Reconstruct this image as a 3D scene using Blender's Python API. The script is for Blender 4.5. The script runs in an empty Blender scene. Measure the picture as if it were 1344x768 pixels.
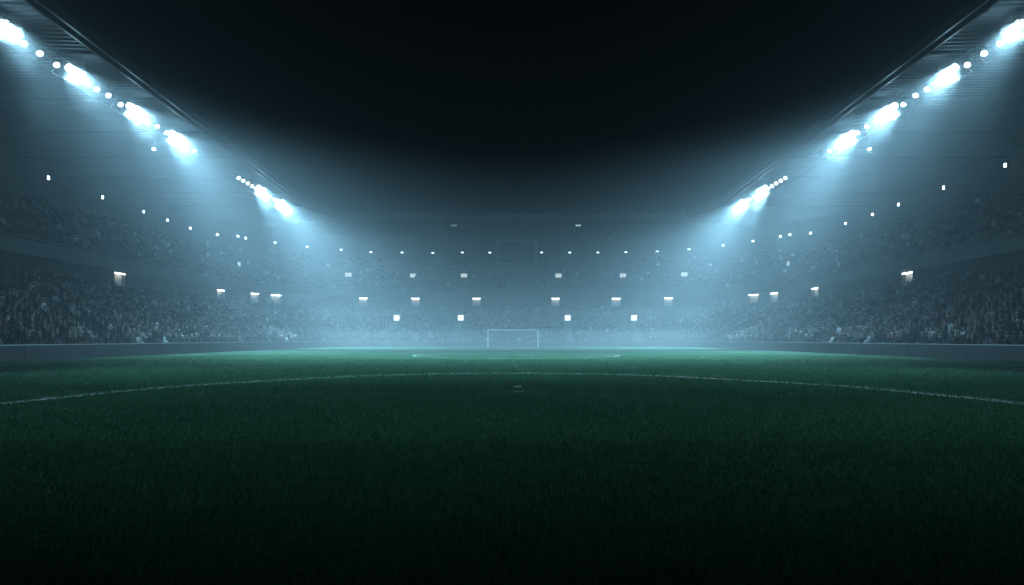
import bpy, bmesh, math, random
import numpy as np
from mathutils import Vector, Matrix

rng = np.random.default_rng(7)
random.seed(7)
R = math.radians
scene = bpy.context.scene
COL = scene.collection

# ------------------------------------------------------------------ camera constants (1344 x 768 photograph)
F, U0, V0, CAMH = 900.0, 672.0, 445.0, 1.2
def world_at(u, v, depth):
    return Vector(((u-U0)/F*depth, depth, CAMH+(V0-v)/F*depth))

# ------------------------------------------------------------------ tagging
def tag(o, label=None, cat=None, group=None, kind=None):
    if label: o['label'] = label
    if cat: o['category'] = cat
    if group: o['group'] = group
    if kind: o['kind'] = kind
    return o

def empty(name, loc=(0, 0, 0)):
    o = bpy.data.objects.new(name, None); COL.objects.link(o)
    o.location = loc; o.empty_display_size = .3
    return o

def link(name, me, mat=None, parent=None):
    o = bpy.data.objects.new(name, me); COL.objects.link(o)
    if mat is not None:
        for m in (mat if isinstance(mat, (list, tuple)) else [mat]):
            me.materials.append(m)
    if parent is not None:
        o.parent = parent
        o.matrix_parent_inverse = Matrix.Translation(-parent.location)
    return o

def mesh_np(name, verts, tris=None, quads=None, smooth=False):
    """mesh from numpy arrays: verts (n,3), triangles (m,3) and quads (k,4)"""
    me = bpy.data.meshes.new(name)
    verts = np.asarray(verts, dtype=np.float32)
    parts, starts, pos = [], [], 0
    for f in (quads, tris):
        if f is None or len(f) == 0: continue
        f = np.asarray(f, dtype=np.int32)
        n = f.shape[1]
        parts.append(f.ravel()); starts.append(pos+np.arange(len(f), dtype=np.int32)*n); pos += f.size
    li = np.concatenate(parts); ls = np.concatenate(starts)
    me.vertices.add(len(verts)); me.vertices.foreach_set('co', verts.ravel())
    me.loops.add(len(li)); me.loops.foreach_set('vertex_index', li)
    me.polygons.add(len(ls)); me.polygons.foreach_set('loop_start', ls.astype(np.int32))
    me.update(calc_edges=True)
    me.polygons.foreach_set('use_smooth', np.full(len(ls), smooth))
    me.validate()
    return me

class MB:
    """collects boxes, quads, tubes, lathes; builds one mesh object"""
    def __init__(s): s.v, s.f = [], []
    def quad(s, *p):
        n = len(s.v); s.v += [tuple(q) for q in p]; s.f.append(tuple(range(n, n+len(p))))
    def hexa(s, p):
        """8 corners: bottom 4 (ccw), top 4"""
        n = len(s.v); s.v += [tuple(q) for q in p]
        for a in ((3, 2, 1, 0), (4, 5, 6, 7), (0, 1, 5, 4), (1, 2, 6, 5), (2, 3, 7, 6), (3, 0, 4, 7)):
            s.f.append(tuple(n+i for i in a))
    def box(s, x0, x1, y0, y1, z0, z1):
        s.hexa([(x0, y0, z0), (x1, y0, z0), (x1, y1, z0), (x0, y1, z0), (x0, y0, z1), (x1, y0, z1), (x1, y1, z1), (x0, y1, z1)])
    def tube(s, a, b, r, n=6, r2=None):
        a, b = Vector(a), Vector(b); d = (b-a)
        if d.length < 1e-6: return
        d.normalize(); x = d.orthogonal().normalized(); y = d.cross(x)
        k = len(s.v); r2 = r if r2 is None else r2
        for c, rr in ((a, r), (b, r2)):
            for i in range(n):
                t = 2*math.pi*i/n; s.v.append(tuple(c+x*(rr*math.cos(t))+y*(rr*math.sin(t))))
        for i in range(n):
            j = (i+1) % n; s.f.append((k+i, k+j, k+n+j, k+n+i))
        s.f.append(tuple(k+i for i in reversed(range(n)))); s.f.append(tuple(k+n+i for i in range(n)))
    def lathe(s, c, d, prof, n=16):
        """profile of (along, radius) around axis d from point c"""
        c, d = Vector(c), Vector(d).normalized(); x = d.orthogonal().normalized(); y = d.cross(x)
        k = len(s.v)
        for (h, r) in prof:
            for i in range(n):
                t = 2*math.pi*i/n; s.v.append(tuple(c+d*h+x*(r*math.cos(t))+y*(r*math.sin(t))))
        for m in range(len(prof)-1):
            for i in range(n):
                j = (i+1) % n; s.f.append((k+m*n+i, k+m*n+j, k+(m+1)*n+j, k+(m+1)*n+i))
        s.f.append(tuple(k+i for i in reversed(range(n)))); e = k+(len(prof)-1)*n
        s.f.append(tuple(e+i for i in range(n)))
    def mesh(s, name, smooth=False):
        me = bpy.data.meshes.new(name); me.from_pydata(s.v, [], s.f); me.update()
        if smooth: me.polygons.foreach_set('use_smooth', [True]*len(me.polygons))
        return me
    def build(s, name, mat=None, parent=None, smooth=False):
        return link(name, s.mesh(name, smooth), mat, parent)

# ------------------------------------------------------------------ materials
def nodes_of(name):
    m = bpy.data.materials.new(name); m.use_nodes = True
    nt = m.node_tree; nt.nodes.clear()
    return m, nt, nt.nodes, nt.links

def mat_surface(name, c1, c2, scale=1.0, rough=.7, bump=.15, metallic=0., spec=.4, fine=20.):
    m, nt, N, L = nodes_of(name)
    out = N.new('ShaderNodeOutputMaterial'); b = N.new('ShaderNodeBsdfPrincipled')
    tc = N.new('ShaderNodeTexCoord')
    n1 = N.new('ShaderNodeTexNoise'); n1.inputs['Scale'].default_value = scale; n1.inputs['Detail'].default_value = 6
    n2 = N.new('ShaderNodeTexNoise'); n2.inputs['Scale'].default_value = scale*fine; n2.inputs['Detail'].default_value = 3
    mix = N.new('ShaderNodeMix'); mix.data_type = 'RGBA'
    mix.inputs['A'].default_value = (*c1, 1); mix.inputs['B'].default_value = (*c2, 1)
    ramp = N.new('ShaderNodeMapRange'); ramp.inputs['From Min'].default_value = .32; ramp.inputs['From Max'].default_value = .68
    L.new(tc.outputs['Object'], n1.inputs['Vector']); L.new(tc.outputs['Object'], n2.inputs['Vector'])
    L.new(n1.outputs['Fac'], ramp.inputs['Value']); L.new(ramp.outputs['Result'], mix.inputs['Factor'])
    L.new(mix.outputs['Result'], b.inputs['Base Color'])
    r2 = N.new('ShaderNodeMapRange'); r2.inputs['To Min'].default_value = max(.05, rough-.12); r2.inputs['To Max'].default_value = min(1, rough+.12)
    L.new(n2.outputs['Fac'], r2.inputs['Value']); L.new(r2.outputs['Result'], b.inputs['Roughness'])
    b.inputs['Metallic'].default_value = metallic; b.inputs['Specular IOR Level'].default_value = spec
    if bump:
        bp = N.new('ShaderNodeBump'); bp.inputs['Strength'].default_value = bump; bp.inputs['Distance'].default_value = .02
        L.new(n2.outputs['Fac'], bp.inputs['Height']); L.new(bp.outputs['Normal'], b.inputs['Normal'])
    L.new(b.outputs['BSDF'], out.inputs['Surface'])
    return m

def mat_emit(name, col, strength, sample=False):
    m, nt, N, L = nodes_of(name)
    out = N.new('ShaderNodeOutputMaterial'); b = N.new('ShaderNodeBsdfPrincipled')
    b.inputs['Base Color'].default_value = (.7, .7, .7, 1); b.inputs['Roughness'].default_value = .3
    b.inputs['Emission Color'].default_value = (*col, 1); b.inputs['Emission Strength'].default_value = strength
    L.new(b.outputs['BSDF'], out.inputs['Surface'])
    m.cycles.emission_sampling = 'AUTO' if sample else 'NONE'
    return m

def mat_attr(name, attr, rough=.8, grass=False):
    m, nt, N, L = nodes_of(name)
    out = N.new('ShaderNodeOutputMaterial')
    at = N.new('ShaderNodeAttribute'); at.attribute_name = attr
    if grass:
        d = N.new('ShaderNodeBsdfDiffuse'); t = N.new('ShaderNodeBsdfTranslucent'); g = N.new('ShaderNodeBsdfGlossy')
        g.inputs['Roughness'].default_value = .42; g.inputs['Color'].default_value = (.45, .62, .55, 1)
        m1 = N.new('ShaderNodeMixShader'); m1.inputs[0].default_value = .42
        m2 = N.new('ShaderNodeMixShader'); m2.inputs[0].default_value = .035
        L.new(at.outputs['Color'], d.inputs['Color']); L.new(at.outputs['Color'], t.inputs['Color'])
        L.new(d.outputs[0], m1.inputs[1]); L.new(t.outputs[0], m1.inputs[2])
        L.new(m1.outputs[0], m2.inputs[1]); L.new(g.outputs[0], m2.inputs[2])
        L.new(m2.outputs[0], out.inputs['Surface'])
    else:
        b = N.new('ShaderNodeBsdfPrincipled'); b.inputs['Roughness'].default_value = rough
        b.inputs['Specular IOR Level'].default_value = .25
        L.new(at.outputs['Color'], b.inputs['Base Color']); L.new(b.outputs['BSDF'], out.inputs['Surface'])
    return m

M = {
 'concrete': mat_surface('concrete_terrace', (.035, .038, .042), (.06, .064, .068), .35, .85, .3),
 'aisle': mat_surface('pale_step_concrete', (.40, .41, .42), (.52, .53, .54), .8, .8, .25),
 'wall': mat_surface('dark_painted_wall', (.030, .034, .042), (.050, .055, .066), .5, .6, .1),
 'board': mat_surface('dark_perimeter_boarding', (.010, .012, .016), (.018, .022, .028), .25, .55, .08),
 'rail': mat_surface('galvanised_rail', (.30, .32, .34), (.42, .44, .46), 2., .45, .05, .6),
 'balcony': mat_surface('balcony_concrete', (.09, .097, .104), (.13, .138, .145), .3, .75, .15),
 'deck': mat_surface('ribbed_roof_sheet', (.05, .055, .06), (.08, .085, .09), .4, .6, .05, .2),
 'steel': mat_surface('painted_roof_steel', (.018, .02, .023), (.032, .035, .038), 1., .5, .05, .5),
 'housing': mat_surface('lamp_housing', (.05, .05, .055), (.09, .09, .095), 6., .45, .05, .6),
 'seat': mat_surface('seat_plastic', (.030, .036, .048), (.045, .052, .066), 3., .5, .0),
 'niche': mat_surface('doorway_paint', (.48, .48, .46), (.58, .58, .55), 1.5, .7, .05),
 'screen': mat_surface('dark_screen', (.012, .015, .020), (.020, .024, .030), .8, .3, .0),
 'screenframe': mat_surface('screen_frame', (.30, .32, .33), (.38, .40, .41), 1., .5, .05, .4),
 'post': mat_surface('white_goal_paint', (.80, .81, .81), (.88, .88, .88), 4., .4, .02),
 'line': mat_surface('white_line_paint', (.52, .56, .54), (.78, .8, .78), 3., .9, .3),
 'lens': mat_emit('lit_floodlight_lens', (.90, .97, 1.), 2.5),
 'biglens': mat_emit('lit_main_floodlight_lens', (.92, .98, 1.), 3.),
 'bulb': mat_emit('lit_wall_lamp', (.72, .92, 1.), 5.),
 'dimbulb': mat_emit('dim_roof_lamp', (.6, .75, .8), .35),
 'tube': mat_emit('lit_strip_lamp', (1., .98, .93), 9., True),
 'portal': mat_emit('glowing_passage_wall', (.86, .95, .96), .8),  # passage walls glow by themselves, standing in for the light inside
 'portal2': mat_emit('glowing_lower_passage_wall', (.9, .97, .98), 1.6),
 'cloth': mat_attr('spectator_clothing', 'tint', .85),
}

# ------------------------------------------------------------------ bowl path: U of stands; t along the front wall, s outwards from it
Y0, XS, R0, YF = -6.0, 27.0, 6.0, 108.0
LS = (YF-R0)-Y0; LA = R0*math.pi/2; LF = 2*(XS-R0)
TA, TB, TC, TD, TE = LS, LS+LA, LS+LA+LF, LS+2*LA+LF, 2*LS+2*LA+LF
def frame(t):
    """front point and outward normal"""
    if t <= TA: return (-XS, Y0+t), (-1., 0.)
    if t <= TB:
        a = (t-TA)/R0; n = (-math.cos(a), math.sin(a)); return (-(XS-R0)+R0*n[0], YF-R0+R0*n[1]), n
    if t <= TC: return (-(XS-R0)+(t-TB), YF), (0., 1.)
    if t <= TD:
        a = (t-TC)/R0; n = (math.sin(a), math.cos(a)); return ((XS-R0)+R0*n[0], YF-R0+R0*n[1]), n
    return (XS, YF-R0-(t-TD)), (1., 0.)
def P(t, s, z):
    p, n = frame(t); return Vector((p[0]+n[0]*s, p[1]+n[1]*s, z))
def tY(y, side): return (y-Y0) if side < 0 else TE-(y-Y0)
def hit(u, s):
    """t where the viewing column u meets the line at distance s behind the front wall"""
    best = None
    for i in range(4001):
        t = TE*i/4000; p = P(t, s, 0)
        if p.y < 5: continue
        e = abs(p.x/p.y-(u-U0)/F)
        if best is None or e < best[0]: best = (e, t)
    return best[1]
TL, TR = (TA+TB)/2, (TC+TD)/2                     # the two mitre lines between stands
def tsamples(a, b, step=6.0):
    out = {a, b}
    for e in (TA, TB, TC, TD):
        if a < e < b: out.add(e)
    k = np.arange(0, TE+step, step); out |= {float(x) for x in k if a < x < b and not (TA < x < TB or TC < x < TD)}
    for lo, hi in ((TA, TB), (TC, TD)):
        for x in np.linspace(lo, hi, 13):
            if a < x < b: out.add(float(x))
    return sorted(out)
def sweep(mb, prof, ts, closed=False, soff=None):
    n = len(prof); k = len(mb.v)
    for t in ts:
        d = soff(t) if soff else 0
        mb.v += [tuple(P(t, s+d, z)) for s, z in prof]
    for i in range(len(ts)-1):
        for j in range(n if closed else n-1):
            a = k+i*n+j; b = k+i*n+(j+1) % n
            mb.f.append((a, b, b+n, a+n))
    if closed:
        mb.f.append(tuple(k+j for j in range(n))); mb.f.append(tuple(k+(len(ts)-1)*n+j for j in reversed(range(n))))
def pbox(mb, t, w, s0, s1, z0, z1):
    """box standing square to the front wall, w wide along it"""
    p, n = frame(t); e = (n[1], -n[0])
    def q(a, s, z): return (p[0]+e[0]*a+n[0]*s, p[1]+e[1]*a+n[1]*s, z)
    h = w/2
    mb.hexa([q(-h, s0, z0), q(h, s0, z0), q(h, s1, z0), q(-h, s1, z0), q(-h, s0, z1), q(h, s0, z1), q(h, s1, z1), q(-h, s1, z1)])

# ------------------------------------------------------------------ stands
ROWD, RISE, NLOW, LOW_S, LOW_Z = .8, .32, 20, .8, .36
URISE, NUP, UP_S, UP_Z = .62, 11, 17.3, 9.7
GANG = 11                                             # row index of the gangway across the lower tier
WALLH = .84
def zlow(k): return LOW_Z+RISE*k
def zup(k): return UP_Z+URISE*k
TUN = {}                                              # corner tunnels: t ranges with no seats at the front
for side in (-1, 1):
    a, b = sorted((tY(90.2, side), tY(97.6, side))); TUN[side] = (a, b)
NTUN = 8                                              # rows taken away by the tunnel
def edge_s(t):
    p, n = frame(t)
    return .5+2.8*min(1., max(-.35, (p[1]-40)/65))
AISLES = []                                           # (t0, skew)
for side in (-1, 1):
    for y in (12., 24., 36., 48., 62., 76.): AISLES.append((tY(y, side), .5*(-side)*(1 if side < 0 else 1) if False else (.5 if side < 0 else -.5)))
for x in (-20.2, -9.2, 9.4, 20.4): AISLES.append((TB+x+(XS-R0), 0.))
PORT_LOW = [521, 605, 745, 832]
PORT_UP = [(314, 0), (457, 1), (542, 1), (609, 1), (733, 1), (818, 1), (898, 1), (1034, 0)]
DOORS = [(158, 2.1), (290, 2.2), (335, 1.7), (362, 2.0), (477, 1.5), (545, 1.5), (625, 1.5), (729, 1.5), (809, 1.6), (877, 1.5), (988, 2.0), (1015, 1.7), (1069, 2.2), (1190, 2.1)]
portal_zones = []                                     # (t, s, halfwidth) kept free of seats

def low_profile(k0):
    pr = [(LOW_S+ROWD*k0, zlow(k0)-RISE if k0 else LOW_Z-.3)]
    for k in range(k0, NLOW):
        pr += [(LOW_S+ROWD*k, zlow(k)), (LOW_S+ROWD*(k+1), zlow(k))]
    return pr

def portal(st, t, s, z, w, h, name, strip=False, dim=1.0):
    """concrete portal of a passage: cheeks and lintel, a self-glowing inner wall in passages, a strip lamp for the doorways"""
    m = MB(); th = .14; d = 1.3 if not strip else .55
    for sg in (-1, 1):
        p, n = frame(t); e = Vector((n[1], -n[0], 0))*sg*(w/2+th/2)
        q0 = P(t, s, z)+e
        nn = Vector((n[0], n[1], 0)); ee = Vector((n[1], -n[0], 0))*(th/2)
        a, b = q0, q0+nn*d
        m.hexa([tuple(a-ee), tuple(a+ee), tuple(b+ee), tuple(b-ee)]+[tuple(x+Vector((0, 0, h))) for x in (a-ee, a+ee, b+ee, b-ee)])
    pbox(m, t, w+2*th, s-.06, s+d, z+h+.002, z+h+.16)
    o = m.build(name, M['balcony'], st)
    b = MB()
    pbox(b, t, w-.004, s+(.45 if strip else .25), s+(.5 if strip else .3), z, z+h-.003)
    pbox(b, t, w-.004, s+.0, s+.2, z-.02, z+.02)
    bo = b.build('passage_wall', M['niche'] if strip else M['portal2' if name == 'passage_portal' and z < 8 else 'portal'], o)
    if strip:
        l = MB(); pbox(l, t, w-.1, s+.02, s+.12, z+h-.13, z+h-.01)
        l.build('strip_lamp', M['tube'], o)
    portal_zones.append((t, s-(2.2 if strip else 0), w/2+.35)); portal_zones.append((t, s, w/2+.35))

def grandstand(side, a, b, label):
    st = empty('grandstand', P((a+b)/2, 8, 0))
    tag(st, label, 'grandstand', 'grandstands round the pitch')
    # lower tier
    m = MB()
    segs = [(a, b, 0)]
    for sd, (ta, tb) in TUN.items():
        if a < ta and tb < b: segs = [(a, ta, 0), (ta, tb, NTUN), (tb, b, 0)]
    for (x, y, k0) in segs: sweep(m, low_profile(k0), tsamples(x, y))
    for (x, y, k0) in segs:
        if k0:                                        # cheeks, lintel and back of the tunnel
            for t in (x, y):
                for k in range(NTUN):
                    m.quad(P(t, LOW_S+ROWD*k, 0), P(t, LOW_S+ROWD*(k+1), 0), P(t, LOW_S+ROWD*(k+1), zlow(k)), P(t, LOW_S+ROWD*k, zlow(k)))
                m.quad(P(t, LOW_S+ROWD*NTUN, 0), P(t, 12, 0), P(t, 12, zlow(NTUN)-RISE), P(t, LOW_S+ROWD*NTUN, zlow(NTUN)-RISE))
            m.quad(P(x, 12, 0), P(y, 12, 0), P(y, 12, zlow(NTUN)), P(x, 12, zlow(NTUN)))
            m.quad(P(x, LOW_S+ROWD*NTUN, zlow(NTUN)-RISE), P(y, LOW_S+ROWD*NTUN, zlow(NTUN)-RISE), P(y, 12, zlow(NTUN)-RISE), P(x, 12, zlow(NTUN)-RISE))
    # closing walls at an open end
    for t in (a, b):
        if t < 1 or t > TE-1:
            for k in range(NLOW):
                m.quad(P(t, LOW_S+ROWD*k, 0), P(t, LOW_S+ROWD*(k+1), 0), P(t, LOW_S+ROWD*(k+1), zlow(k)), P(t, LOW_S+ROWD*k, zlow(k)))
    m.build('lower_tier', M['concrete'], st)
    for (x, y, k0) in segs:
        if k0:
            lb = MB(); pbox(lb, (x+y)/2, y-x+.6, LOW_S+ROWD*NTUN-.35, LOW_S+ROWD*NTUN-.003, zlow(NTUN)-.7, zlow(NTUN)+.35)
            lb.build('tunnel_lintel', M['balcony'], st)
    # concourse wall behind the lower tier, soffit of the upper tier
    m = MB(); zt = zlow(NLOW-1)
    sweep(m, [(LOW_S+ROWD*NLOW, zt), (17.8, zt), (17.8, 8.85)], tsamples(a, b))
    m.build('concourse_wall', M['wall'], st)
    # balcony front: closed section
    m = MB(); sweep(m, [(16.6, 8.8), (18.4, 8.8), (18.4, 9.4), (17.0, 9.4), (17.0, 10.1), (16.6, 10.1)], tsamples(a, b), True)
    bf = m.build('balcony_front', M['balcony'], st)
    m = MB(); ts = tsamples(a, b, 3.0)
    for i in range(len(ts)-1): m.tube(P(ts[i], 16.8, 10.42), P(ts[i+1], 16.8, 10.42), .025, 5)
    for t in ts: m.tube(P(t, 16.8, 10.1), P(t, 16.8, 10.42), .02, 5)
    m.build('handrail', M['rail'], bf)
    # upper tier
    m = MB(); pr = [(17.003, 9.40)]
    for k in range(NUP): pr += [(UP_S+ROWD*k, zup(k)), (UP_S+ROWD*(k+1), zup(k))]
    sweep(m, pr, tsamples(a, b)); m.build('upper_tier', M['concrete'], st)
    # back wall
    zb = zup(NUP-1); sb = UP_S+ROWD*NUP
    m = MB(); sweep(m, [(sb, zb), (27.0, zb), (27.0, 21.7), (27.4, 21.7), (27.4, 0), (27.0, 0)], tsamples(a, b)); m.build('back_wall', M['wall'], st)
    # roof: ribbed deck on beams with a doubled edge
    rf = MB()
    def zr(s): return 20.95+.025*s
    isfar = side == 0
    if not isfar:
        ta, tb = (a, TA) if side < 0 else (TD, b)
        ts = np.arange(ta, tb+.001, .15)
        prev = None
        k0 = len(rf.v)
        for i, t in enumerate(ts):
            dz = (-.0, -.16, -.16, -.0)[i % 4]
            e = edge_s(t)
            for s in (e+.55, 9.5, 18., 28.4): rf.v.append(tuple(P(t, s, zr(s)+dz)))
        for i in range(len(ts)-1):
            for j in range(3):
                q = k0+i*4+j; rf.f.append((q, q+1, q+5, q+4))
        rest = (TA, b) if side < 0 else (a, TD)
        sweep(rf, [(3.85, zr(3.85)-.05), (28.4, zr(28.4)-.05)], tsamples(*rest))
    else:
        sweep(rf, [(3.85, zr(3.85)-.05), (28.4, zr(28.4)-.05)], tsamples(a, b))
    rf_o = rf.build('roof', M['deck'], st)
    tp = MB(); sweep(tp, [(.5, zr(0)+.42), (28.6-edge_s((a+b)/2), zr(28)+.42), (28.6-edge_s((a+b)/2), zr(28)+.05)], tsamples(a, b, 4.), soff=edge_s)
    tp.build('roof_sheet', M['steel'], rf_o)
    fa = MB()
    sweep(fa, [(-.12, 20.72), (.06, 20.72), (.06, 21.42), (-.12, 21.42)], tsamples(a, b, 3.), True, edge_s)
    sweep(fa, [(.52, 20.66), (.68, 20.66), (.68, 21.30), (.52, 21.30)], tsamples(a, b, 3.), True, edge_s)
    sweep(fa, [(.064, 21.36), (.516, 21.36), (.516, 21.40), (.064, 21.40)], tsamples(a, b, 3.), True, edge_s)
    fa.build('edge_beam', M['balcony'] if isfar else M['steel'], rf_o)
    pu = MB()
    if isfar:
        for s in np.arange(5.5, 27, 2.1): sweep(pu, [(s, zr(s)-.28), (s+.12, zr(s)-.28), (s+.12, zr(s)-.055), (s, zr(s)-.055)], tsamples(a, b), True)
        for x in np.arange(-24, 24.1, 6.):
            t = TB+x+(XS-R0)
            if TB < t < TC: pbox(pu, t, .22, 4.2, 26.8, 20.5, 20.75)
    else:
        for y in np.arange(2, 102, 9.):
            t = tY(y, side); pbox(pu, t, .18, edge_s(t)+.7, 26.8, 20.72, 20.84)
    pu.build('roof_beam', M['steel'], rf_o)
    # lighting gantry hung under the side roofs
    if not isfar:
        g = MB(); ys = np.arange(-2, 97, 1.4); pts = {}
        for (nm, dx, dz) in (('a', -.1, 19.95), ('b', 1.0, 19.95), ('c', .55, 18.95)):
            pts[nm] = [P(tY(y, side), 2.6+1.4*min(1.3, max(-.9, (y-41)/51))+dx+.35, dz) for y in ys]
        for nm in pts:
            for i in range(len(ys)-1): g.tube(pts[nm][i], pts[nm][i+1], .045 if nm != 'c' else .035, 5)
        for i in range(len(ys)-1):
            g.tube(pts['a'][i], pts['c'][i+1], .022, 4); g.tube(pts['b'][i+1], pts['c'][i], .022, 4); g.tube(pts['a'][i], pts['b'][i], .022, 4)
            if i % 4 == 0:
                for nm in 'ab': g.tube(pts[nm][i], pts[nm][i]+Vector((0, 0, .8)), .03, 4)
        g.build('lighting_gantry', M['steel'], st)
    # gangway rail across the lower tier
    m = MB(); s = LOW_S+ROWD*GANG+.06; z = zlow(GANG)
    for (x, y) in [(a, b)]:
        ts = tsamples(x, y, 2.4)
        for i in range(len(ts)-1):
            m.tube(P(ts[i], s, z+.55), P(ts[i+1], s, z+.55), .03, 5)
            m.tube(P(ts[i], s, z+.25), P(ts[i+1], s, z+.25), .02, 4)
        for t in ts: m.tube(P(t, s, z), P(t, s, z+.55), .025, 5)
    m.build('gangway_rail', M['rail'], st)
    # stair aisles
    for (t0, sk) in AISLES:
        if not (a <= t0 <= b): continue
        m = MB(); skew = sk
        for k in range(NLOW):
            if skew == 0 and k >= GANG+1: break
            s0 = LOW_S+ROWD*k; t = t0+skew*(s0+ROWD/2)
            pbox(m, t, 1.25, s0-.006, s0+ROWD-.009, zlow(k)-.17, zlow(k)+.004)
            pbox(m, t, 1.25, s0+.42, s0+ROWD-.003, zlow(k)+.006, zlow(k)+.165)
        m.build('stair_aisle', M['aisle'], st)
    return st

STANDS = {}
STANDS[-1] = grandstand(-1, 0, TL, 'hazy two tier grandstand along the left touchline under a ribbed roof')
STANDS[0] = grandstand(0, TL, TR, 'hazy two tier grandstand behind the goal with a dark scoreboard under its roof')
STANDS[1] = grandstand(1, TR, TE, 'hazy two tier grandstand along the right touchline under a ribbed roof')
def stand_of(t): return STANDS[-1] if t < TL else (STANDS[1] if t > TR else STANDS[0])
for u in PORT_LOW:
    t = hit(u, 11.0); k = GANG; portal(stand_of(t), t, LOW_S+ROWD*(k+1)+.02, zlow(k)+.50, 1.0, .95, 'passage_portal')
for u, far in PORT_UP:
    k = 5 if far else 6
    t = hit(u, UP_S+ROWD*k); portal(stand_of(t), t, UP_S+ROWD*k+.03, zup(k)-.25, 1.15 if far else .8, 1.0, 'passage_portal')
for u, w in DOORS:
    t = hit(u, 17.2); portal(stand_of(t), t, 17.22, zlow(NLOW-1)+.80, w, 1.42, 'lit_doorway', strip=True)

# ------------------------------------------------------------------ perimeter wall
pw = empty('perimeter_wall', (0, YF, 0))
tag(pw, 'low dark perimeter wall between pitch and front rows with pale top rail', 'wall')
def wall_segments():
    cuts = [0.]
    for sd in (-1, 1): cuts += list(TUN[sd])
    cuts += [TE]; cuts = sorted(cuts)
    return [(cuts[0], cuts[1]), (cuts[2], cuts[3]), (cuts[4], cuts[5])]
m = MB(); c = MB()
for (a, b) in [(0., TE)]:
    sweep(m, [(0, -.05), (.22, -.05), (.22, WALLH), (0, WALLH)], tsamples(a, b), True)
    sweep(c, [(-.03, WALLH+.002), (.25, WALLH+.002), (.25, WALLH+.05), (-.03, WALLH+.05)], tsamples(a, b), True)
    for t in np.arange(a+2, b, 3.0):                  # joints between boards
        pbox(m, t, .05, -.02, -.002, 0, WALLH-.02)
m.build('boarding', M['board'], pw); c.build('top_rail', M['rail'], pw)

# ------------------------------------------------------------------ spectators
def skin_body(name, joints, bones, levels):
    me = bpy.data.meshes.new(name)
    names = list(joints); idx = {n: i for i, n in enumerate(names)}
    me.from_pydata([joints[n][0] for n in names], [(idx[a], idx[b]) for a, b in bones], []); me.update()
    o = bpy.data.objects.new(name, me); COL.objects.link(o)
    md = o.modifiers.new('Skin', 'SKIN'); md.use_smooth_shade = True
    sv = me.skin_vertices[0].data
    for n in names:
        r = joints[n][1]; sv[idx[n]].radius = r if isinstance(r, tuple) else (r, r)
    sv[idx['pelvis']].use_root = True
    if levels:
        s = o.modifiers.new('Sub', 'SUBSURF'); s.levels = levels; s.render_levels = levels
    dg = bpy.context.evaluated_depsgraph_get()
    ev = bpy.data.meshes.new_from_object(o.evaluated_get(dg))
    v = np.zeros(len(ev.vertices)*3, np.float32); ev.vertices.foreach_get('co', v); v = v.reshape(-1, 3)
    ev.calc_loop_triangles()
    f = np.zeros(len(ev.loop_triangles)*3, np.int32); ev.loop_triangles.foreach_get('vertices', f); f = f.reshape(-1, 3)
    bpy.data.objects.remove(o); bpy.data.meshes.remove(me); bpy.data.meshes.remove(ev)
    return v, f

def pose(kind):
    """joints of a person: faces +y, pelvis over the seat at the origin (feet on z = 0)"""
    J, B = {}, []
    st = kind == 'standing'
    hz = .92 if st else .50
    lean = {'upright': .0, 'leaning': .16, 'folded': .03, 'cheering': .02, 'standing': .02}[kind]
    hy = 0.
    J['pelvis'] = ((0, hy, hz), (.16, .125))
    J['waist'] = ((0, hy+lean*.3, hz+.20), (.15, .11))
    J['chest'] = ((0, hy+lean*.75, hz+.40), (.18, .125))
    J['neck'] = ((0, hy+lean*1.05, hz+.555), (.06, .06))
    J['jaw'] = ((0, hy+lean*1.15+.03, hz+.645), (.075, .085))
    J['head'] = ((0, hy+lean*1.2+.02, hz+.745), (.085, .105))
    J['crown'] = ((0, hy+lean*1.2+.0, hz+.815), (.06, .075))
    B += [('pelvis', 'waist'), ('waist', 'chest'), ('chest', 'neck'), ('neck', 'jaw'), ('jaw', 'head'), ('head', 'crown')]
    for s, n in ((-1, 'l'), (1, 'r')):
        J['sh'+n] = ((s*.19, hy+lean*.9, hz+.49), .068)
        B.append(('chest', 'sh'+n))
        if kind == 'cheering': el, wr, ha = (s*.31, .08, hz+.66), (s*.25, .12, hz+.90), (s*.24, .13, hz+1.0)
        elif kind == 'folded': el, wr, ha = (s*.25, .10, hz+.22), (s*.06, .24, hz+.27), (-s*.03, .25, hz+.29)
        elif st: el, wr, ha = (s*.26, .0, hz+.20), (s*.25, .1, hz-.02), (s*.24, .14, hz-.11)
        else: el, wr, ha = (s*.26, lean+.08, hz+.23), (s*.17, lean+.30, hz+.12), (s*.14, lean+.38, hz+.10)
        J['el'+n] = (el, .052); J['wr'+n] = (wr, .036); J['ha'+n] = (ha, .042)
        B += [('sh'+n, 'el'+n), ('el'+n, 'wr'+n), ('wr'+n, 'ha'+n)]
        if st: kn, an, to = (s*.10, .03, .49), (s*.11, .0, .08), (s*.12, .16, .035)
        else: kn, an, to = (s*.12, .43, .50), (s*.12, .40, .09), (s*.13, .55, .035)
        J['th'+n] = ((s*.09, hy+.03, hz-.04), .088)
        J['kn'+n] = (kn, .066); J['an'+n] = (an, .045); J['to'+n] = (to, .04)
        B += [('pelvis', 'th'+n), ('th'+n, 'kn'+n), ('kn'+n, 'an'+n), ('an'+n, 'to'+n)]
    return J, B

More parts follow.
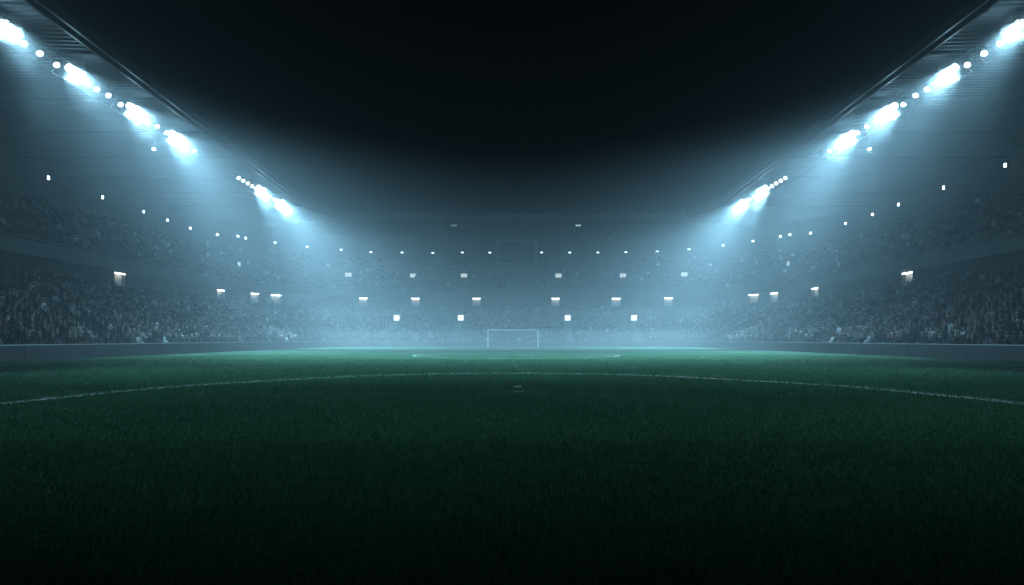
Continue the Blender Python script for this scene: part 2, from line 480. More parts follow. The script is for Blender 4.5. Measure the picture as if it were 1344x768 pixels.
KINDS = ['upright', 'leaning', 'folded', 'cheering', 'standing']
BODY = {}
for k in KINDS:
    J, B = pose(k)
    for lv in (0, 1):
        v, f = skin_body('person_source', J, B, lv)
        # what each vertex wears: 0 top, 1 trousers, 2 skin, 3 hair, 4 shoes
        reg = np.zeros(len(v), np.int8); hd = np.array(J['head'][0]); nk = J['neck'][0][2]; pz = J['pelvis'][0][2]
        nh = np.linalg.norm(v-hd, axis=1)
        names = list(J); D = np.stack([np.linalg.norm(v-np.array(J[n][0]), axis=1) for n in names], 1); near = D.argmin(1)
        for i, n in enumerate(names):
            q = near == i
            if n[:2] in ('th', 'kn'): reg[q] = 1
            if n[:2] in ('an', 'to'): reg[q] = 1 if n[:2] == 'an' else 4
            if n in ('haL', 'har', 'hal', 'neck', 'jaw', 'head', 'crown'): reg[q] = 2
            if n == 'pelvis': reg[q & (v[:, 2] < pz)] = 1
        hair = (v[:, 2] > hd[2]+.045) | ((v[:, 1] < hd[1]-.02) & (v[:, 2] > hd[2]-.08))
        reg[(reg == 2) & hair & (nh < .22)] = 3
        BODY[k, lv] = (v, f, reg)
TOPS = [('black', (.012, .013, .016), 20), ('charcoal', (.035, .037, .042), 18), ('navy', (.012, .02, .05), 16), ('dark grey', (.07, .073, .08), 14),
        ('brown', (.06, .04, .028), 7), ('dark red', (.09, .015, .016), 6), ('dark green', (.018, .045, .03), 4), ('mid grey', (.2, .21, .22), 7), ('pale grey', (.30, .32, .34), 4), ('white', (.52, .54, .56), 4)]
TW = np.array([t[2] for t in TOPS], float); TW /= TW.sum()
TROUS = [(.012, .013, .018), (.02, .028, .05), (.04, .038, .036), (.09, .085, .075)]
HAIR = [(.012, .009, .007), (.03, .02, .012), (.06, .045, .03), (.22, .2, .18), (.66, .68, .70), (.02, .02, .03)]
SKIN = [(.42, .31, .25), (.34, .24, .19), (.22, .15, .11), (.09, .055, .04), (.52, .40, .34)]
def tints(reg, top, tr, sk, ha):
    pal = np.array([top, tr, sk, ha, (.03, .03, .032)], np.float32)
    pal[0] *= (.38 if pal[0].max() < .3 else 1.); pal[1] *= .5; pal[2] *= .6; pal[3] *= (.8 if pal[3].max() < .3 else 1.)
    return pal[reg]
def set_tint(me, cols):
    a = me.attributes.new('tint', 'FLOAT_COLOR', 'POINT')
    c = np.ones((len(cols), 4), np.float32); c[:, :3] = cols
    a.data.foreach_set('color', c.ravel())

# every seat of the bowl
SEATP = .56
spots = []                                            # t, s, z, row, tier, nearest aisle, seat number, before/after
def add_rows(nrow, s0, zf, tier):
    for k in range(nrow):
        if tier == 0 and k == GANG: continue
        s = s0+ROWD*k+.42; ts = []
        ts += list(np.arange(.4, TA, SEATP)); ts += list(TA+np.arange(.3, (R0+s)*math.pi/2, SEATP)*R0/(R0+s))
        ts += list(np.arange(TB+.3, TC, SEATP)); ts += list(TC+np.arange(.3, (R0+s)*math.pi/2, SEATP)*R0/(R0+s)); ts += list(np.arange(TD+.3, TE-.3, SEATP))
        for t in ts:
            if tier == 0:
                if k < NTUN+1 and any(a-.4 < t < b+.4 for a, b in TUN.values()): continue
                if any(abs(t-(t0+sk*s)) < .9 for t0, sk in AISLES if not (sk == 0 and k > GANG)): continue
            p, n = frame(t); sc = (R0+s)/R0 if (TA < t < TB or TC < t < TD) else 1.
            if any(abs(t-tp)*sc < hw+.1 and -.7 < s-sp < 1.6 for tp, sp, hw in portal_zones): continue
            spots.append((t, s, zf(k), k, tier))
add_rows(NLOW, LOW_S, zlow, 0); add_rows(NUP, UP_S, zup, 1)
S = np.array(spots)
pos = np.array([tuple(P(t, s, z)) for t, s, z, k, q in spots]); nrm = np.array([frame(t)[1] for t, *_ in spots])
occ = rng.random(len(S)) < np.where(S[:, 4] == 0, np.where(S[:, 3] < 9, .86, np.where(S[:, 3] < 14, .62, .22)), .24)
occ &= pos[:, 1] > 29
inview = (np.abs(pos[:, 0])/np.maximum(pos[:, 1], .1) < .742) & (pos[:, 1] > 5)

# the near seats and people that show as individuals
def seat_mb():
    m = MB()
    def plate(p0, p1, w, th, up):
        """slightly dished moulded plate from p0 to p1 (y, z)"""
        n = 5; a = []
        for i in range(n):
            f = i/(n-1)*2-1
            d = .02*(f*f)
            a.append((f*w/2, d))
        d = Vector((0, p1[0]-p0[0], p1[1]-p0[1])).normalized(); nn = Vector((0, -d.z, d.y))*up
        for i in range(n-1):
            (x0, d0), (x1, d1) = a[i], a[i+1]
            def q(p, x, dd, o): return tuple(Vector((x, p[0], p[1]))+nn*(dd+o))
            m.hexa([q(p0, x0, d0, 0), q(p0, x1, d1, 0), q(p1, x1, d1, 0), q(p1, x0, d0, 0), q(p0, x0, d0, th), q(p0, x1, d1, th), q(p1, x1, d1, th), q(p1, x0, d0, th)])
    plate((-.16, .40), (.20, .43), .44, .025, 1)
    plate((-.19, .42), (-.27, .80), .44, .022, -1)
    for x in (-.2, .2): m.box(x-.02, x+.02, -.21, -.15, 0.0, .41); m.box(x-.02, x+.02, -.149, .06, .36, .395)
    return m
seat_mesh = seat_mb().mesh('folding_seat'); seat_mesh.materials.append(M['seat'])
ORD = ['front', 'second', 'third', 'fourth', 'fifth', 'sixth', 'seventh', 'eighth', 'ninth', 'tenth', 'eleventh', 'twelfth', 'thirteenth', 'fourteenth', 'fifteenth', 'sixteenth', 'seventeenth',
       'eighteenth', 'nineteenth', 'twentieth', 'twenty-first', 'twenty-second', 'twenty-third', 'twenty-fourth', 'twenty-fifth', 'twenty-sixth', 'twenty-seventh', 'twenty-eighth', 'twenty-ninth', 'thirtieth']
ORD1 = ['first']+ORD[1:]
def place(i):
    """row and seat wording for a near seat, counted from the stair aisle at 48 m"""
    t, s, z, k, q = spots[i]; side = -1 if t < TL else 1
    sign = 1 if side < 0 else -1
    d = (t-(tY(48., side)+.5*s*sign))*sign           # + = farther than the stairs
    n = int((abs(d)-.62)/SEATP)
    return int(k), side, n, d
def order_near(sel):
    ids = np.nonzero(sel & (S[:, 4] == 0) & inview & (np.abs(pos[:, 0]) > 26))[0]
    return ids[np.argsort(pos[ids, 1])]
used = {}
def wording(i, lead, who):
    k, side, n, d = place(i)
    key = (who, k, side, d > 0, n)
    while key in used: n += 1; key = (who, k, side, d > 0, n)
    used[key] = 1
    if n >= len(ORD1): return None
    return f"{lead}, {ORD[k]} row of {'left' if side < 0 else 'right'} stand, {ORD1[n]} place {'beyond' if d > 0 else 'before'} the stairs"
def world_mat(i, dz=0, jit=0., dy=0.):
    n = nrm[i]; rz = math.atan2(n[0], -n[1])+jit       # local +y looks at the pitch (-n)
    p = pos[i]
    return Vector((p[0]+n[0]*dy, p[1]+n[1]*dy, p[2]+dz)), rz
near_p = order_near(occ)[:300]
near_p_set = set()
ids_kind = rng.choice(5, len(S), p=[.38, .24, .24, .02, .12]); ids_top = rng.choice(len(TOPS), len(S), p=TW)
ids_tr = rng.integers(0, len(TROUS), len(S)); ids_sk = rng.choice(len(SKIN), len(S), p=[.34, .26, .12, .08, .2]); ids_ha = rng.choice(len(HAIR), len(S), p=[.27, .20, .12, .09, .23, .09])
ids_kind = np.where((S[:, 4] == 0) & (S[:, 3] >= 12) & (ids_kind >= 3), 0, ids_kind)
jit = rng.normal(0, .18, len(S)); scl = rng.normal(1., .045, len(S))
variants = {}
ACT = {'upright': 'sitting upright', 'leaning': 'leaning forward', 'folded': 'sitting with folded arms', 'cheering': 'raising both arms', 'standing': 'standing'}
# the dish of the lower steps: seat height 0.43 over the tread
for i in near_p:
    kd = KINDS[ids_kind[i]]; key = (kd, ids_top[i], ids_tr[i], ids_sk[i], ids_ha[i])
    lab = wording(i, f"person in {TOPS[ids_top[i]][0]} top {ACT[kd].split()[0]}", 'p')
    if lab is None: continue
    if key not in variants:
        v, f, reg = BODY[kd, 1]
        me = mesh_np('person', v, f, smooth=True); set_tint(me, tints(reg, TOPS[ids_top[i]][1], TROUS[ids_tr[i]], SKIN[ids_sk[i]], HAIR[ids_ha[i]])); me.materials.append(M['cloth']); variants[key] = me
    o = bpy.data.objects.new('person', variants[key]); COL.objects.link(o)
    loc, rz = world_mat(i, 0, jit[i], -.02 if kd != 'standing' else -.12)
    o.location = loc; o.rotation_euler = (0, 0, rz); o.scale = (scl[i],)*3
    tag(o, lab, 'person', 'spectators in the near seats'); near_p_set.add(int(i))
near_s = order_near(np.ones(len(S), bool))[:300]; near_s_set = set()
for i in near_s:
    lab = wording(i, f"dark {'occupied' if occ[i] else 'empty'} folding seat", 's')
    if lab is None: continue
    o = bpy.data.objects.new('folding_seat', seat_mesh); COL.objects.link(o)
    o.location, rz = world_mat(i); o.rotation_euler = (0, 0, rz)
    tag(o, lab, 'seat', 'folding seats in the near rows'); near_s_set.add(int(i))

# all the others, one mesh each
def merged(ids, src, cols=None):
    V, Fc, C, off = [], [], [], 0
    for i in ids:
        v, f = src(i)[:2]
        n = nrm[i]; rz = math.atan2(n[0], -n[1])+(jit[i] if cols else 0); c, s_ = math.cos(rz), math.sin(rz)
        sc = scl[i] if cols else 1.
        w = np.empty_like(v); w[:, 0] = v[:, 0]*c*sc-v[:, 1]*s_*sc; w[:, 1] = v[:, 0]*s_*sc+v[:, 1]*c*sc; w[:, 2] = v[:, 2]*sc
        w += pos[i].astype(np.float32); V.append(w); Fc.append(f+off); off += len(v)
        if cols: C.append(cols(i))
    return np.concatenate(V), np.concatenate(Fc), (np.concatenate(C) if cols else None)
mass = [i for i in range(len(S)) if occ[i] and i not in near_p_set]
def body_src(i):
    return BODY[KINDS[ids_kind[i]], 0]
def body_col(i):
    return tints(BODY[KINDS[ids_kind[i]], 0][2], TOPS[ids_top[i]][1], TROUS[ids_tr[i]], SKIN[ids_sk[i]], HAIR[ids_ha[i]])
v, f, c = merged(mass, body_src, body_col)
me = mesh_np('crowd', v, f, smooth=True); set_tint(me, c)
tag(link('crowd', me, M['cloth']), 'dim mass of spectators filling the far rows of all the stands', 'crowd', kind='stuff')
# plain far seats: pan and back
sm = MB(); sm.box(-.22, .22, -.16, .2, .40, .43); sm.hexa([(-.22, -.20, .42), (.22, -.20, .42), (.22, -.18, .42), (-.22, -.18, .42), (-.22, -.28, .8), (.22, -.28, .8), (.22, -.26, .8), (-.22, -.26, .8)]); sm.box(-.03, .03, -.2, -.14, 0, .4)
sv = np.array(sm.v, np.float32); sf = np.array(sm.f, np.int32)
rest = [i for i in range(len(S)) if i not in near_s_set]
v, f, _ = merged(rest, lambda i: (sv, sf))
tag(link('seating', mesh_np('seating', v, quads=f), M['seat']), 'dark folding seats filling the remaining rows of all the stands', 'seating', kind='stuff')
print('spots', len(S), 'people', int(occ.sum()), 'mass', len(mass))

# ------------------------------------------------------------------ floodlights
BIG = [(10, 40), (96, 96), (174, 145), (228, 180), (341, 249.5), (366, 266.5)]
SMALL = [(31, 57), (52, 70), (74, 85), (112, 108), (127, 117), (142, 125), (158, 137), (184, 152.5), (194, 159), (206, 166), (218, 174), (236, 184), (255, 198),
         (313, 233.5), (319, 237), (325, 240.5), (330.5, 244), (335.5, 247), (348.5, 255.5), (354, 258.5), (359.5, 261.5)]
LCOL = (.405, .77, .99)
HL = 18.4
BEAM_W, SPILL_W, AREA_K = 150000., 220., .046
NEAR_FILL = [(9., 7., 13.5, 44, .15), (20., 9., 26., 42, .30), (31., 7., 41., 34, .14)]   # unseen floodlights added to extend the rows and light the near grass: y, aim x, aim y, cone, power
BEAM = [(11, 3, 62, .11), (10, 3, 58, .18), (10, 2, 56, .30), (11, 3, 56, .54), (9, 3, 56, .66), (19, -2, 66, 1.15)]   # aim inwards, aim along, cone, power
PITCH_FILL = [(9, 34, 46, .11), (7, 42, 50, .28), (5, 48, 52, .40), (3, 55, 54, .38), (6, 68, 50, .24), (3, 80, 46, .14)]   # extra lights added at the same heads to brighten the pitch: x, y, cone, power
def lamp_obj(name, p, aim, rad, lens, label, group):
    o = empty(name, p); tag(o, label, 'floodlight', group)
    d = (aim-p).normalized()
    h = MB(); h.lathe(p-d*(rad*.9), d, [(0, rad*.35), (rad*.15, rad*.75), (rad*.85, rad*1.08), (rad*.95, rad*1.08)], 14)
    h.build('housing', M['housing'], o, True)
    l = MB(); l.lathe(p+d*(rad*.06), d, [(0, rad), (rad*.3, rad*.93), (rad*.55, rad*.75), (rad*.72, rad*.45), (rad*.78, rad*.1)], 16)
    l.build('lens', lens, o, True)
    b = MB(); x = d.cross(Vector((0, 0, 1))).normalized()
    for s in (-1, 1): b.tube(p-d*rad*.2+x*s*rad*1.1, p+x*s*rad*.9+Vector((0, 0, rad*1.9)), .03, 5)
    b.tube(p-x*rad*.9+Vector((0, 0, rad*1.9)), p+x*rad*.9+Vector((0, 0, rad*1.9)), .035, 5)
    b.tube(p+Vector((0, 0, rad*1.9)), p+Vector((0, 0, max(rad*1.9+.1, 20.6-p.z))), .035, 5)
    b.build('bracket', M['steel'], o)
    return o
HALO_MIST = []
def beam(p, d, kind, w, ang, size=1.0):
    L = bpy.data.lights.new('floodlight_'+('beam' if kind == 'SPOT' else 'spill'), kind); L.energy = w; L.color = LCOL; L.shadow_soft_size = .3
    if kind == 'SPOT': L.spot_size = R(ang); L.spot_blend = 1.
    if kind == 'AREA': L.shape = 'DISK'; L.size = size; L.spread = R(ang)
    lo = bpy.data.objects.new(L.name, L); COL.objects.link(lo)
    lo.location = p; lo.rotation_euler = d.to_track_quat('-Z', 'Y').to_euler()
for side in (-1, 1):
    sn = 'left' if side < 0 else 'right'
    for kind, lst in (('big', BIG), ('small', SMALL)):
        for n, (u, v) in enumerate(lst):
            depth = F*HL/(V0-v); uu = u if side < 0 else 1344-u
            p = world_at(uu, v, depth)
            if kind == 'big':
                ax, ay, ang, pw = BEAM[n]; d = (Vector((p.x-side*ax, p.y+ay, 0))-p).normalized()
                p = p-d*.42; face = p+d+Vector((-p.x, 10-p.y, -p.z)).normalized()*1.0
                lamp_obj('floodlight', p, face, .33, M['biglens'], f"large glaring floodlight under the {sn} roof, {ORD1[n]} of six in view from the camera end", f'large floodlights under the {sn} roof')
                fd = (face-p).normalized(); q = p+fd*.42
                beam(p+d*.45, d, 'AREA', BEAM_W*pw*AREA_K, ang, 1.5); beam(q, d, 'POINT', SPILL_W, 0); HALO_MIST.append(p+d*.28)
                if n < len(PITCH_FILL):
                    fx, fy, fa, fp = PITCH_FILL[n]; fl = (Vector((side*fx, fy, 0))-p).normalized(); beam(p+fl*.42, fl, 'AREA', BEAM_W*fp*.045, fa, .7)
            else:
                aim = Vector((p.x-side*16., p.y-8., 0))
                r = .21 if n < 13 else .24
                lamp_obj('floodlight', p, aim, r, M['lens'], f"small round floodlight under the {sn} roof, {ORD1[n]} of twenty-one from the camera end", f'small floodlights under the {sn} roof')
    for n, (y, xa, ya, ang, pw) in enumerate(NEAR_FILL):
        p = Vector((side*29.4, y, CAMH+HL)); d = (Vector((side*xa, ya, 0))-p).normalized()
        lamp_obj('floodlight', p, p+d, .60, M['biglens'], f"large unseen floodlight added under the {sn} roof beside the near pitch, {('nearest to', 'second from', 'third from')[n]} the camera", f'large floodlights under the {sn} roof')
        beam(p+d*.6, d, 'SPOT', BEAM_W*pw, ang)

# small lamps on the back walls, and under the roofs
WALLL = [(64, 233.5), (135, 259), (189, 278), (220.5, 289), (249, 299.5), (285, 308), (311.5, 310), (322, 312.5), (360.5, 318.5), (404, 324), (448.5, 328),
         (487, 331), (527, 331.5), (568, 332), (607, 331.5), (643, 331.5), (711, 331.5), (748, 331.5), (785, 331.5), (822, 331.2), (863, 330), (905, 327.3),
         (948, 322), (987, 316.5), (1025, 310.5), (1037.5, 308), (1063, 306), (1110, 293.5), (1145, 281.5), (1179, 268.5), (1238, 246.5), (1319, 217)]
for n, (u, v) in enumerate(WALLL):
    t = hit(u, 26.7); p0 = P(t, 26.7, 0); z = CAMH+(V0-v)/F*p0.y; p = P(t, 26.7, z)
    o = empty('wall_lamp', p)
    tag(o, f"small white lamp on the upper back wall, {ORD1[n] if n < 30 else ('thirty-first', 'thirty-second')[n-30]} of thirty-two counted from the left", 'wall lamp', 'small lamps along the upper back wall')
    far = TL < t < TR; w, h = (.46, .17) if far and 480 < u < 910 else (.34, .28)
    if not far: w, h = (.27, .42) if p.y < 100 else (.34, .34)
    m = MB(); pbox(m, t, w+.12, 26.78, 26.998, z-h/2-.06, z+h/2+.06); m.build('backplate', M['housing'], o)
    m = MB(); pbox(m, t, w, 26.66, 26.778, z-h/2, z+h/2); m.build('lens', M['bulb'], o)
for u, v, H, w, mt, lb in ((202, 196, 18.6, .22, 'bulb', 'tiny white lamp hanging under the left roof behind the floodlights'), (1141, 196, 18.6, .22, 'bulb', 'tiny white lamp hanging under the right roof behind the floodlights'),
                  (596, 296, 19.3, .9, 'dimbulb', 'faint lamp under the far roof above and left of the scoreboard'), (759, 296, 19.3, .9, 'bulb2', 'brighter small lamp under the far roof right of the scoreboard')):
    if mt == 'bulb2':
        M['bulb2'] = mat_emit('soft_roof_lamp', (.6, .78, .82), .8)
    depth = F*H/(V0-v); p = world_at(u, v, depth); o = empty('roof_lamp', p); tag(o, lb, 'roof lamp')
    m = MB(); m.box(p.x-w/2, p.x+w/2, p.y-.15, p.y+.15, p.z-.1, p.z+.1); m.build('lens', M[mt], o)
    m = MB(); m.box(p.x-w/2-.05, p.x+w/2+.05, p.y-.2, p.y+.2, p.z+.102, p.z+.2); m.tube((p.x, p.y, p.z+.2), (p.x, p.y, 20.9), .03, 5); m.build('housing', M['housing'], o)

# scoreboard
sb = empty('scoreboard', (.95, 131, 17.8)); tag(sb, 'dark blank rectangular scoreboard hanging under the far roof above the goal', 'scoreboard')
x0, x1 = (654-U0)/F*131, (703-U0)/F*131; z0, z1 = CAMH+(V0-345)/F*131, CAMH+(V0-317)/F*131
m = MB(); m.box(x0, x1, 131, 131.5, z0, z1); m.build('screen', M['screen'], sb)
m = MB(); b = .16
m.box(x0-b, x1+b, 130.9, 131.55, z1+.002, z1+b); m.box(x0-b, x1+b, 130.9, 131.55, z0-b, z0-.002); m.box(x0-b, x0-.002, 130.9, 131.55, z0, z1); m.box(x1+.002, x1+b, 130.9, 131.55, z0, z1)
m.build('screen_frame', M['screenframe'], sb)
m = MB()
for x in (x0+.8, x1-.8): m.tube((x, 131.25, z1+b), (x, 131.25, 21.4), .06, 6)
m.build('hanger', M['steel'], sb)

# goal
YG = 100.; gx0, gx1 = (640.5-U0)/F*YG, (706-U0)/F*YG
go = empty('goal', ((gx0+gx1)/2, YG, 0)); tag(go, 'white football goal frame standing at the far end of the pitch', 'goal')
for x in (gx0, gx1):
    m = MB(); m.tube((x, YG, 0), (x, YG, 2.44), .058, 10); m.build('goal_post', M['post'], go)
m = MB(); m.tube((gx0-.058, YG, 2.5), (gx1+.058, YG, 2.5), .058, 10); m.build('crossbar', M['post'], go)

# ------------------------------------------------------------------ pitch
def mat_pitch():
    m, nt, N, L = nodes_of('mown_grass_pitch')
    out = N.new('ShaderNodeOutputMaterial'); b = N.new('ShaderNodeBsdfPrincipled'); b.inputs['Roughness'].default_value = .85; b.inputs['Specular IOR Level'].default_value = .03
    tc = N.new('ShaderNodeTexCoord')
    def noise(scale, det):
        n = N.new('ShaderNodeTexNoise'); n.inputs['Scale'].default_value = scale; n.inputs['Detail'].default_value = det; L.new(tc.outputs['Object'], n.inputs['Vector']); return n
    n1, n2, n3 = noise(.18, 5), noise(2.2, 5), noise(45., 3)
    m1 = N.new('ShaderNodeMix'); m1.data_type = 'RGBA'; m1.inputs['A'].default_value = (.019, .060, .031, 1); m1.inputs['B'].default_value = (.033, .092, .046, 1)
    ad = N.new('ShaderNodeMath'); ad.operation = 'MULTIPLY_ADD'; ad.inputs[1].default_value = .5
    L.new(n1.outputs['Fac'], ad.inputs[0])
    h = N.new('ShaderNodeMath'); h.operation = 'MULTIPLY'; h.inputs[1].default_value = .5; L.new(n2.outputs['Fac'], h.inputs[0]); L.new(h.outputs[0], ad.inputs[2])
    mr = N.new('ShaderNodeMapRange'); mr.inputs['From Min'].default_value = .36; mr.inputs['From Max'].default_value = .64; L.new(ad.outputs[0], mr.inputs['Value'])
    L.new(mr.outputs['Result'], m1.inputs['Factor']); L.new(m1.outputs['Result'], b.inputs['Base Color'])
    ah = N.new('ShaderNodeMath'); ah.operation = 'ADD'; L.new(n2.outputs['Fac'], ah.inputs[0]); L.new(n3.outputs['Fac'], ah.inputs[1])
    bp = N.new('ShaderNodeBump'); bp.inputs['Strength'].default_value = .8; bp.inputs['Distance'].default_value = .03; L.new(ah.outputs[0], bp.inputs['Height']); L.new(bp.outputs['Normal'], b.inputs['Normal'])
    L.new(b.outputs['BSDF'], out.inputs['Surface'])
    return m
m = MB(); m.quad((-90, -24, 0), (90, -24, 0), (90, 156, 0), (-90, 156, 0))
tag(m.build('pitch', mat_pitch()), 'dark mown football pitch', None, kind='structure')

def catmull(pts, n=24):
    P_ = [np.array(p, float) for p in pts]; P_ = [2*P_[0]-P_[1]]+P_+[2*P_[-1]-P_[-2]]; out = []
    for i in range(1, len(P_)-2):
        for k in range(n):
            t = k/n; a, b, c, d = P_[i-1:i+3]
            out.append(.5*((2*b)+(-a+c)*t+(2*a-5*b+4*c-d)*t*t+(-a+3*b-3*c+d)*t**3))
    out.append(P_[-2]); return np.array(out)
half = [(0, 23.9), (3.8, 22.9), (6.6, 19.9), (8.5, 16.9), (9.4, 12.5), (9.55, 8.), (9.6, 3.), (9.6, -4)]
ARC = catmull([(-x, y) for x, y in reversed(half[1:])]+half)
th = np.radians(np.arange(0, 361, 3.)); RING = np.stack([.3+7.45*np.cos(th), 50.6+8.3*np.sin(th)], 1)
def line_mesh(pts, w):
    d = np.gradient(pts, axis=0); d /= np.linalg.norm(d, axis=1)[:, None]; nn = np.stack([-d[:, 1], d[:, 0]], 1)*w/2
    n = len(pts); v = np.zeros((2*n, 3)); v[:n, :2] = pts+nn; v[n:, :2] = pts-nn; v[:, 2] = .004
    q = [(i, i+1, n+i+1, n+i) for i in range(n-1)]
    return v, np.array(q)
def line(name, pts, w, mat):
    v, q = line_mesh(pts, w); o = link(name, mesh_np(name, v, quads=q), mat); tag(o, None, None, kind='structure'); return o
faint = mat_surface('worn_line_paint', (.14, .19, .15), (.32, .37, .33), 2., .9, .3)
line('pitch_arc_line', ARC, .12, M['line'])
line('penalty_circle_line', RING, .20, faint)
line('touch_line', np.stack([np.full(60, -24.4), np.linspace(-10, 98, 60)], 1), .14, faint)
line('touch_line', np.stack([np.full(60, 24.4), np.linspace(-10, 98, 60)], 1), .14, faint)
def disc(name, cx, cy, rx, ry, mat):
    t = np.linspace(0, 2*math.pi, 24, endpoint=False)
    m = MB(); m.v = [(cx+rx*math.cos(a), cy+ry*math.sin(a), .0045) for a in t]; m.f = [tuple(range(24))]
    tag(m.build(name, mat), None, None, kind='structure')
SPOTS = [(.14, 17.15, .14, .11), (.16, 15.5, .12, .05)]
for sp in SPOTS: disc('pitch_spot', *sp, M['line'])

# grass blades: dense near the camera, thinning out with distance
def blades():
    V, C = [], []
    bands = [(2.2, 4.5, 3000, .0042, .050), (4.5, 8., 1500, .0058, .050), (8., 14., 620, .009, .048), (14., 22., 260, .014, .045), (22., 32., 130, .02, .042), (32., 40., 55, .026, .036), (40., 50., 22, .026, .03)]
    for (y0, y1, den, w, h) in bands:
        area = .82*(y1**2-y0**2)+2*1.2*(y1-y0); n = int(area*den)
        y = np.sqrt(rng.random(n)*(y1**2-y0**2)+y0**2); x = (rng.random(n)*2-1)*(.82*y+1.2)
        cl = (np.sin(x*2.1+1.3*np.sin(y*1.7))+np.sin(y*2.7+1.1*np.sin(x*1.3+2))+np.sin(x*5.3-y*4.1+np.sin(y*3)))/3
        cl2 = np.sin(x*.55+np.sin(y*.4)*2)*np.sin(y*.62+np.sin(x*.31)*2)
        hh = h*(.85+.35*rng.random(n))*(1+.28*cl)*(1+.12*cl2); ww = w*(.7+.6*rng.random(n))
        yaw = rng.random(n)*2*math.pi; ln = hh*(.25+.75*rng.random(n)); ld = np.where(rng.random(n) < .5, yaw, 1.2+1.5*cl+rng.normal(0, .6, n))
        wx, wy = np.cos(yaw)*ww/2, np.sin(yaw)*ww/2; lx, ly = np.cos(ld)*ln, np.sin(ld)*ln
        b = np.zeros((n, 5, 3), np.float32)
        b[:, 0] = np.stack([x-wx, y-wy, np.zeros(n)-.002], 1); b[:, 1] = np.stack([x+wx, y+wy, np.zeros(n)-.002], 1)
        b[:, 2] = np.stack([x+wx*.75+lx*.35, y+wy*.75+ly*.35, hh*.62], 1); b[:, 3] = np.stack([x-wx*.75+lx*.35, y-wy*.75+ly*.35, hh*.62], 1)
        b[:, 4] = np.stack([x+lx, y+ly, hh], 1)
        g = rng.random(n)[:, None]; base = np.array([.018, .080, .036])*(1-g)+np.array([.046, .145, .062])*g
        dry = rng.random(n) < .06; base[dry] = (.12, .12, .06)
        base *= (1+.22*cl2)[:, None]
        # blades that carry the line paint
        for poly, half, step in ((ARC, .08, 1), (RING, .12, 1)):
            A, B_ = poly[:-1], poly[1:]
            box = (x > poly[:, 0].min()-.5) & (x < poly[:, 0].max()+.5) & (y > poly[:, 1].min()-.5) & (y < poly[:, 1].max()+.5)
            ii = np.nonzero(box)[0]
            if not len(ii): continue
            dd = np.full(n, 9.)
            for a, c in zip(A, B_):
                e = c-a; L2 = e@e
                k = ii[(np.abs(x[ii]-(a[0]+c[0])/2) < .5+abs(e[0])) & (np.abs(y[ii]-(a[1]+c[1])/2) < .5+abs(e[1]))]
                if not len(k): continue
                pq = np.stack([x[k], y[k]], 1); tt = np.clip(((pq-a)@e)/L2, 0, 1)
                dd[k] = np.minimum(dd[k], np.linalg.norm(pq-a-tt[:, None]*e, axis=1))
            on = np.nonzero(dd < half*(.85+.3*rng.random(n)))[0]
            base[on] = np.array([.46, .50, .47])*(.8+.2*rng.random(len(on)))[:, None]
        for sx, sy, rx, ry in SPOTS:
            on = ((x-sx)/rx)**2+((y-sy)/ry)**2 < 1; base[on] = (.6, .63, .6)
        V.append(b.reshape(-1, 3)); C.append(np.repeat(base, 5, axis=0))
    V = np.concatenate(V); C = np.concatenate(C); n = len(V)//5; o = (np.arange(n)*5)[:, None]
    me = mesh_np('grass', V, tris=o+np.array([[3, 2, 4]]), quads=o+np.array([[0, 1, 2, 3]]), smooth=False)
    set_tint(me, C); return me
me = blades(); print('blades', len(me.vertices)//5)
tag(link('grass', me, mat_attr('grass_blades', 'tint', grass=True)), 'short dark green grass blades covering the near pitch', 'grass', kind='stuff')

# ------------------------------------------------------------------ air
m = MB(); m.box(-96, 96, -30, 162, -1.0, 22.6)
hz = m.build('haze', None); tag(hz, None, None, kind='stuff')
hm, nt, N, L = nodes_of('night_haze')
out = N.new('ShaderNodeOutputMaterial'); pv = N.new('ShaderNodeVolumePrincipled')
pv.inputs['Color'].default_value = (.80, .93, 1., 1); pv.inputs['Density'].default_value = .0038; pv.inputs['Anisotropy'].default_value = .1
L.new(pv.outputs['Volume'], out.inputs['Volume']); hz.data.materials.append(hm)
hm.cycles.homogeneous_volume = True if hasattr(hm.cycles, 'homogeneous_volume') else None

# mist balls added round the main floodlights to imitate their glare, thinning outwards
for rad, dens in ((.5, .20), (.9, .05), (1.6, .008), (2.7, .005)):
    bm = bmesh.new()
    for q in HALO_MIST: bmesh.ops.create_icosphere(bm, subdivisions=3, radius=rad, matrix=Matrix.Translation(q))
    me = bpy.data.meshes.new('haze'); bm.to_mesh(me); bm.free()
    mm, nt, N, L = nodes_of('lamp_halo_mist'); out = N.new('ShaderNodeOutputMaterial'); pv = N.new('ShaderNodeVolumePrincipled')
    pv.inputs['Color'].default_value = (.90, .97, 1., 1); pv.inputs['Density'].default_value = dens; pv.inputs['Anisotropy'].default_value = .1
    L.new(pv.outputs['Volume'], out.inputs['Volume'])
    tag(link('haze', me, mm), None, None, kind='stuff')

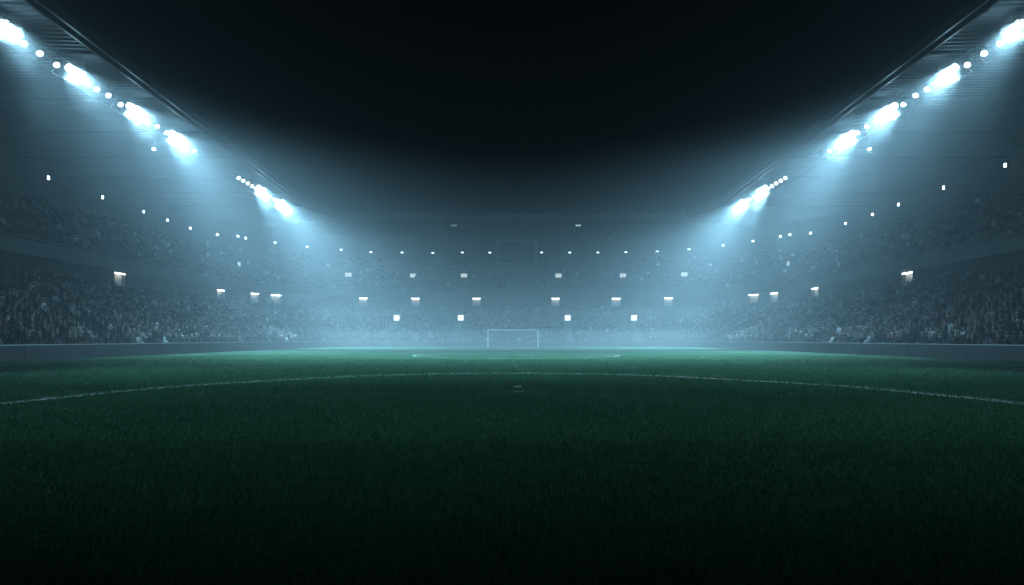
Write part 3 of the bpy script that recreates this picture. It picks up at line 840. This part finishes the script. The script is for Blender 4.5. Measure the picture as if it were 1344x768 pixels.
# pale mist pooled over the far half of the pitch
for hw, y0, z0, zt, dens in ((25.8, 56, .02, 5.2, .0016), (24., 60, .03, 2.2, .0032)):
    m = MB(); m.box(-hw, hw, y0, 107.6-z0, z0, zt)
    mm, nt, N, L = nodes_of('ground_mist'); out = N.new('ShaderNodeOutputMaterial'); pv = N.new('ShaderNodeVolumePrincipled')
    pv.inputs['Color'].default_value = (.88, .96, 1., 1); pv.inputs['Density'].default_value = dens; pv.inputs['Anisotropy'].default_value = .1
    L.new(pv.outputs['Volume'], out.inputs['Volume'])
    tag(m.build('mist', mm), None, None, kind='stuff')

# ------------------------------------------------------------------ night sky
w = bpy.data.worlds.new('World'); scene.world = w; w.use_nodes = True
nt = w.node_tree; nt.nodes.clear()
o = nt.nodes.new('ShaderNodeOutputWorld'); bg = nt.nodes.new('ShaderNodeBackground'); sky = nt.nodes.new('ShaderNodeTexSky')
sky.sky_type = 'NISHITA'; sky.sun_disc = False; sky.sun_elevation = R(-6); sky.sun_rotation = R(200)
bg.inputs['Strength'].default_value = .002
nt.links.new(sky.outputs['Color'], bg.inputs['Color']); nt.links.new(bg.outputs['Background'], o.inputs['Surface'])

# ------------------------------------------------------------------ camera and render settings
cam = bpy.data.cameras.new('Camera'); co = bpy.data.objects.new('Camera', cam); COL.objects.link(co); scene.camera = co
co.location = (0, 0, CAMH); co.rotation_euler = (R(90), 0, 0)
cam.sensor_fit = 'HORIZONTAL'; cam.sensor_width = 36; cam.lens = 36*F/1344; cam.shift_y = (V0-384)/1344
cam.clip_start = .05; cam.clip_end = 1000
vs = scene.view_settings; vs.view_transform = 'Standard'; vs.look = 'None'; vs.exposure = 0; vs.gamma = 1; vs.use_curve_mapping = False
cy = scene.cycles
cy.use_denoising = True
cy.max_bounces = 4; cy.diffuse_bounces = 2; cy.glossy_bounces = 2; cy.transmission_bounces = 2; cy.volume_bounces = 0
cy.sample_clamp_indirect = 2.; cy.use_light_tree = True; cy.caustics_reflective = False; cy.caustics_refractive = False
